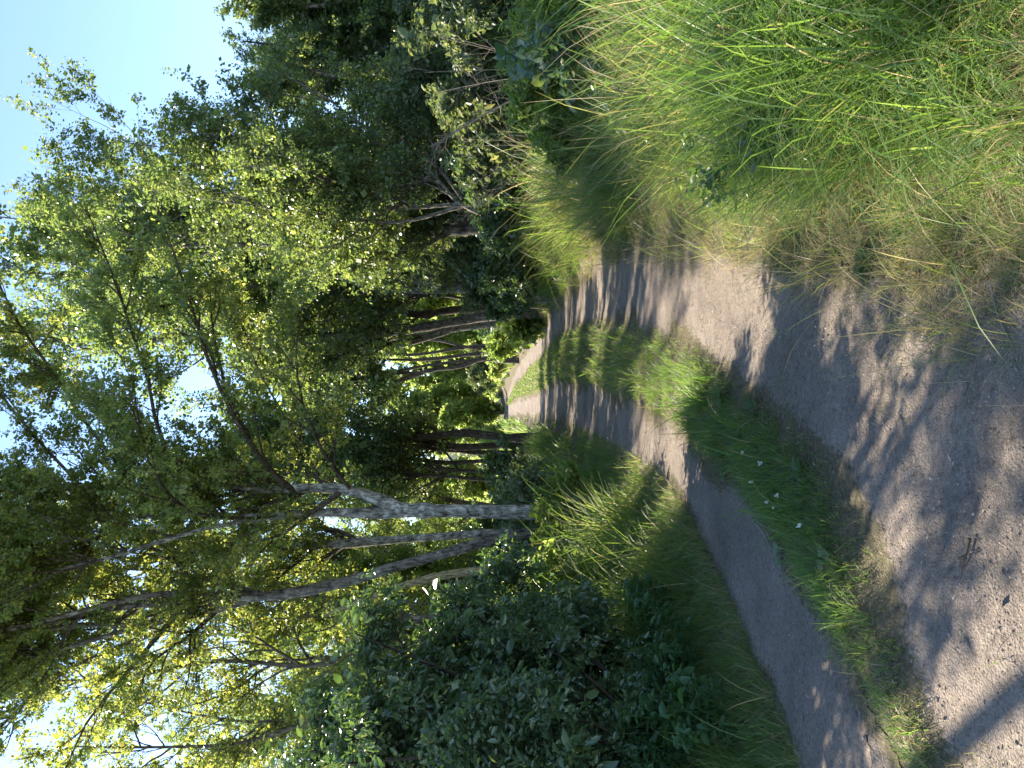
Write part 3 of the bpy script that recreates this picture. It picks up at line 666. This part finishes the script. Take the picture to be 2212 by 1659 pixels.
shrub('shade_bush', 'undergrowth bush closing the left edge behind the dark shrubs', -7.2, 12.5, 3.0, 1.8, M['bush_leaf'], 10, (320, .6), (1500, .3), 16, .075, .6, r=.014, t_low=.05)
BG = 'bushes on the right bank'
for lab, x, y, h, sp, mt in [
    ('bluish bush at the right edge of the photo, behind the tall grass', 6.6, 12.8, 2.7, 1.5, 'bush_leaf'),
    ('bluish bush with bare grey twigs, second from the right edge', 5.2, 14.2, 2.3, 1.5, 'bush_leaf'),
    ('round dark bush under the fanning tree', 4.4, 16.2, 2.4, 1.4, 'dark_leaf'),
    ('dark round bush beside the track, below the lichened fork', 3.2, 21.6, 2.6, 1.15, 'dark_leaf'),
    ('dark bush hiding the foot of the lichened fork', 3.35, 24.0, 2.9, 1.2, 'bush_leaf'),
    ('bluish bush between the round dark bush and the grey fork', 5.2, 22.5, 3.4, 1.7, 'bush_leaf'),
    ('dark bush at the track edge below the ridged trunk', 3.3, 26, 2.3, 1.3, 'dark_leaf'),
    ('high bush behind the bluish ones on the right', 7.6, 16.5, 3.8, 1.8, 'bush_leaf'),
    ('high leafy bush behind the round dark bush', 5.8, 19, 3.6, 1.6, 'bush_leaf'),
    ('bush filling the gap under the right-hand trees', 10.0, 17, 3.6, 2.0, 'bush_leaf'),
    ('tall bush closing the wall of leaves behind the fanning tree', 6.2, 22, 5.0, 2.0, 'bush_leaf'),
    ('tall dark bush deep behind the bluish ones', 8.6, 22, 5.2, 2.2, 'dark_leaf'),
    ('low bush at the far end of the right verge', 3.6, 36, 2.0, 1.6, 'bush_leaf')]:
    shrub('bank_bush', lab, x, y, h, sp, M[mt], 11, (330, .22 * h), (1700, .11 * h), 16, .062 + .0012 * y, .6, r=.014, group=BG, t_low=.04, jit=.04)
for lab, x, y, h, sp, mt in [
    ('low sunlit bush on the right where the track vanishes', 2.6, 66, 1.6, 2.2, 'far_leaf'),
    ('dark round bush closing the end of the path', 1.2, 88, 4.6, 2.6, 'bush_leaf'),
    ('low sunlit scrub at the foot of the slender dark trunks', 3.4, 50, 1.5, 1.8, 'light_leaf'),
    ('light green scrub at the foot of the pale forked trunk', 3.2, 31, 1.1, 1.0, 'light_leaf'),
    ('dark bush between the ridged trunks and the slender row', 4.6, 40, 3.2, 1.6, 'dark_leaf'),
    ('grey-green bush at the vanishing left track', -6.2, 86, 2.6, 2.6, 'far_leaf')]:
    shrub('end_bush', lab, x, y, h, sp, M[mt], 9, (200, .8), (800, .4), 16, .2, .7, kind='quad', group='bushes closing the path end', t_low=.02, jit=.15)
shrub('sunny_shrub', 'sunlit yellow-green shrub in the tall grass at the right edge', 3.35, 6.9, 1.15, .75, M['light_leaf'], 10, (200, .28), (900, .16), 14, .042, .6, r=.008, t_low=.1)
shrub('sunny_shrub', 'small sunlit sapling shrub behind the dark-leaved sprig', 3.0, 8.2, .95, .6, M['light_leaf'], 9, (160, .26), (700, .16), 14, .042, .6, r=.008, t_low=.1)
shrub('leafy_sprig', 'dark broad-leaved sprig sticking out of the grass by the sunlit shrub', 2.5, 5.9, 1.35, .35, M['dark_leaf'], 5, (40, .22), (90, .14), 6, .075, .72, r=.007, t_low=.35, limbs=(14, .3), merge=True)
for lab, x, y, h in [('small dark-leaved sprig creeping through the near bank grass', 1.36, 4.25, .5), ('second dark-leaved sprig, lower down the near bank', 1.15, 3.5, .36), ('leafy bramble sprig half way along the bank grass', 1.95, 5.4, .6)]:
    shrub('bramble_sprig', lab, x, y, h, .3, M['dark_leaf'], 5, (24, .16), (60, .1), 5, .034, .65, r=.004, t_low=.25, limbs=(12, .2), cat='plant', group='sprigs in the bank grass', merge=True)
# dead twiggy branches standing in the bushes
def bare(name, label, x, y, h, sp, n, m, lean=(0, 0)):
    st = []
    for k in range(n):
        a = rng.random() * 6.28; z0 = float(H(x, y))
        st.append(spline([(x, y, z0 + .1), (x + math.cos(a) * sp * .5 + lean[0] * .4, y + math.sin(a) * sp * .5, z0 + h * .55), (x + math.cos(a) * sp + lean[0], y + math.sin(a) * sp + lean[1], z0 + h)], (.009, .006, .003), 9))
    P = np.array([s[0] for s in st]); R = np.array([s[1] for s in st])
    A, B = grow(P, R, n * 6, .25, 1, h * .35, .8, .2, 6, .01); C, D = grow(A, B, n * 20, .1, 1, h * .16, .7, .1, 4, .01)
    tp = [tubes(P, R, 5), tubes(A, B, 4), tubes(C, np.maximum(D, .0015), 3)]
    root = empty(name, (x, y, float(H(x, y))), label, 'dead bush')
    build('bare_branches', tp, M['dead'], root, attrs={'var': [rng.random(len(t[1])) for t in tp]})
bare('dead_bush', 'bare grey twiggy dead branches in front of the bluish bushes', 4.6, 11.3, 2.2, .8, 7, 40, (-.3, 0))
bare('dead_bush', 'bare dead branches leaning out behind the backlit bank grass', 4.1, 13.4, 1.9, .7, 6, 40, (-.5, 0))
bare('dead_bush', 'grey dead stalks among the sunlit shrub leaves at the right edge', 3.5, 6.2, 1.0, .4, 5, 20)

# slim dead trunk beside the leaning one, yellow sunlight tinted into its bark
st = base_of(S(12.6, (1105, 1230, 20), (1000, 1236, 19), (900, 1256, 16), (800, 1290, 12), (700, 1330, 6)), 12.6)
t_ = empty('dead_tree', st[0][0], 'slim dead trunk with yellow sunlight in its bark colour, behind the dark shrub, beside the leaning trunk', 'dead tree')
P, R = spline([s[0] for s in st], [s[1] for s in st], 14); R = R * (1 + .05 * rng.normal(size=14)); P = np.vstack([P, P[-1] + [0, 0, .01]]); R = np.append(R, .005)
build('trunk', [tubes(P[None], R[None], 14)], M['yellow_lit_bark'], t_)

# --- herbs, nettles, rosettes, flowers, twigs
def nettle(x, y, h, label):
    root = empty('nettle_plant', (x, y, float(H(x, y))), label, 'plant', 'nettles beside the left track')
    n = 14; z = float(H(x, y))
    P = []; R = []
    for k in range(n):
        a = rng.random() * 6.28; q_ = rng.random() * .3
        p, r = spline([(x + math.cos(a) * q_ * .5, y + math.sin(a) * q_ * .5, z - .02), (x + math.cos(a) * q_, y + math.sin(a) * q_, z + h * .5), (x + math.cos(a) * q_ * 1.4, y + math.sin(a) * q_ * 1.4, z + h * (.75 + .3 * rng.random()))], (.005, .004, .002), 8)
        P.append(p); R.append(r)
    P = np.array(P); R = np.array(R)
    build('stems', [tubes(P, R, 5)], M['herb'], root, attrs={'var': [np.full(n * 7 * 5, .5)]})
    p, tan, own = leaf_sites(P, 40, .2)
    V, F_, f = leaves(p, tan, .055, .5, 'leaf', .35, .35)
    build('foliage', [(V, F_)], M['herb'], root, attrs={'var': [np.repeat(np.clip(rng.normal(.4, .2, len(p)), 0, 1), f)]})
for x, y, h, lab in [(-2.15, 5.0, .5, 'nettle clump nearest the photo edge beside the left track'), (-2.5, 5.5, .62, 'tall nettle clump under the dark shrub stems'),
                     (-2.0, 5.7, .5, 'nettle clump spilling towards the bend of the left track'), (-2.75, 5.1, .55, 'nettle clump at the very left edge'),
                     (-2.9, 5.9, .68, 'nettle clump deepest in the shade of the dark shrub'), (-1.85, 6.5, .5, 'nettle clump beyond the bend of the left track')]:
    nettle(x, y, h, lab)

def rosette(x, y, n, size, label, m='herb', name='broadleaf_weed', cat='weed', h=.35, group='broad-leaved weeds'):
    z = float(H(x, y)) + .01
    a = np.arange(n) * 2.399 + rng.random(); dv = np.stack([np.cos(a), np.sin(a), h + .3 * rng.random(n)], 1); dv = nrm(dv)
    p = np.tile([x, y, z], (n, 1)) + dv * .015
    L = (size * rng.uniform(.6, 1.2, n))[:, None]
    sd = nrm(np.cross(dv, [0, 0, 1.])); up = np.cross(sd, dv)
    ph = rng.random((n, 1)) * 6.28; rows = []
    for t in np.linspace(0, 1, 10):
        w_ = .035 if t < .2 else .035 + .33 * math.sin(math.pi * min(1, (t - .2) / .8) ** .75) ** .8
        c = p + dv * L * t - np.array([0, 0, 1.]) * L * .3 * t * t * (1 + .5 * np.sin(ph))
        for u_ in (-1, -.5, 0, .5, 1):
            rows.append(c + sd * L * w_ * u_ * (1 + .08 * np.sin(9 * t + ph + u_)) + up * L * (.10 * abs(u_) * w_ * 3 + .03 * np.sin(14 * t + ph * 3 + 2 * u_) * abs(u_)))
    V = np.stack(rows, 1).reshape(-1, 3); b_ = np.arange(n)[:, None, None] * 50
    q = np.array([[r * 5 + c, r * 5 + c + 1, r * 5 + c + 6, r * 5 + c + 5] for r in range(9) for c in range(4)])[None] + b_
    o = build(name, [(V, q.reshape(-1, 4))], M[m], attrs={'var': [np.repeat(rng.random(n), 36)]})
    tag(o, label, cat, group)
def gp(v, y):
    d_ = EYE * F / (v - HOR); return ((1659 - y) - CU) / F * d_, d_
for v, y, n, s, lab, m in [
    (2185, 285, 8, .11, 'large pale burdock leaf plant in the tall grass at the bottom right', 'pale_herb'),
    (1975, 480, 5, .08, 'bluish-leaved weed at the foot of the right bank', 'herb'),
    (1690, 1195, 4, .08, 'pale leaf weed lying by the curved white twig', 'pale_herb'),
    (1815, 1205, 4, .07, 'pale two-leaved weed on the island edge above the clover', 'pale_herb'),
    (1580, 870, 7, .12, 'broad-leaved dock at the shaded tip of the island grass', 'herb'),
    (1640, 880, 6, .10, 'pale plantain in the lush island grass', 'herb'),
    (1610, 950, 7, .10, 'plantain rosette in the middle of the island grass', 'herb'),
    (1750, 1020, 6, .09, 'plantain rosette lower on the island near the bare dirt', 'herb'),
    (1690, 1080, 6, .09, 'plantain rosette near the white clover', 'herb'),
    (1575, 890 + 120, 6, .1, 'dock rosette on the left rim of the island', 'herb'),
    (1880, 560, 5, .08, 'small weed where the right bank meets the dirt', 'herb')]:
    x, y_ = gp(v, y); rosette(x, y_, n, s, lab, m)

def clover(x, y):
    z = float(H(x, y)); n = 26
    root = empty('clover_flower', (x, y, z), 'white clover flower head in the island grass', 'flower', 'white clover flowers')
    p, r = spline([(x, y, z), (x + .005, y, z + .06), (x + .008, y, z + .11)], (.0015, .0013, .0012), 6)
    build('stalk', [tubes(p[None], r[None], 5)], M['herb'], root, attrs={'var': [np.full(25, .5)]})
    d_ = nrm(rng.normal(size=(n, 3)) + [0, 0, .5]); V, F_, f = leaves(np.tile(p[-1], (n, 1)), d_, .009, .5, 'quad', 0, .7)
    build('petals', [(V, F_)], M['petal'], root, attrs={'var': [np.full(n * f, .5)]})
for v, y in [(1678, 1045), (1718, 1088), (1700, 1005), (1745, 1075), (1735, 1100), (1660, 980), (1800, 1140)]:
    clover(*gp(v, y))

def twig(label, pts, r, m='dead', lift=.012):
    P = []
    for v, y in pts:
        x, y_ = gp(v, y); P.append((x, y_, float(H(x, y_)) + lift))
    p, rr = spline(P, np.linspace(r, r * .45, len(P)), 14)
    A, B = grow(p[None], rr[None], 4, .2, .9, .1, .7, .02, 5, .02)
    tp = [tubes(p[None], rr[None], 6), tubes(A, np.maximum(B, r * .2), 4)]
    o = build('fallen_twig', tp, M[m], attrs={'var': [np.full(len(t[1]), .85 if m == 'dead' else .1) for t in tp]})
    tag(o, label, 'twig', 'fallen twigs')
twig('curved whitish twig lying on the edge between the left track and the island grass', [(1632, 1125), (1655, 1150), (1670, 1180), (1688, 1196)], .007, lift=.03)
twig('short dark twig lying on the sunlit dirt', [(2108, 1165), (2100, 1200), (2093, 1228)], .007, 'chip')
twig('thin dark bent twig on the left track near the photo edge', [(1882, 1590), (1888, 1610), (1896, 1622)], .005, 'chip')
twig('pale dry stalk lying across the dirt at the bottom', [(2060, 700), (2020, 730), (1990, 742)], .004)
twig('long dry stalk on the dirt by the right bank', [(2150, 620), (2165, 680), (2205, 760)], .004)

# ------------------------------------------------------------------ light, sky, camera
SUN_AZ, SUN_EL = -47, 37
a, e = math.radians(SUN_AZ), math.radians(SUN_EL)
sv = Vector((math.sin(a) * math.cos(e), math.cos(a) * math.cos(e), math.sin(e)))
sl = bpy.data.lights.new('sun', 'SUN'); sl.energy = 3.55; sl.angle = math.radians(.53); sl.color = (1, .87, .70)
so = bpy.data.objects.new('sun', sl); COL.objects.link(so); so.rotation_euler = sv.to_track_quat('Z', 'Y').to_euler(); so.location = (0, 0, 50)
w = bpy.data.worlds.new('World'); SC.world = w; w.use_nodes = True
nt = w.node_tree; bg = nt.nodes['Background']
sk = nt.nodes.new('ShaderNodeTexSky'); sk.sky_type = 'NISHITA'; sk.sun_disc = False; sk.sun_elevation = e; sk.sun_rotation = a
sk.air_density = 1.0; sk.dust_density = .3; sk.altitude = 1800; sk.ozone_density = 1.0
nt.links.new(sk.outputs[0], bg.inputs[0]); bg.inputs[1].default_value = .077

cd = bpy.data.cameras.new('camera'); cam = bpy.data.objects.new('camera', cd); COL.objects.link(cam)
cd.sensor_width = 36; cd.lens = F / 2212 * 36; cd.clip_end = 3000; cd.clip_start = .05
pt = math.atan(12 / F)
f = Vector((0, math.cos(pt), -math.sin(pt))); up = Vector((1, 0, 0)); rt = f.cross(up)
mw = Matrix((rt, up, -f)).transposed().to_4x4(); mw.translation = (0, 0, EYE)
cam.matrix_world = mw; SC.camera = cam
SC.view_settings.view_transform = 'Standard'; SC.view_settings.look = 'None'; SC.view_settings.exposure = 2.58; SC.view_settings.gamma = 1
SC.cycles.max_bounces = 7; SC.cycles.diffuse_bounces = 4; SC.cycles.transmission_bounces = 4; SC.cycles.glossy_bounces = 2
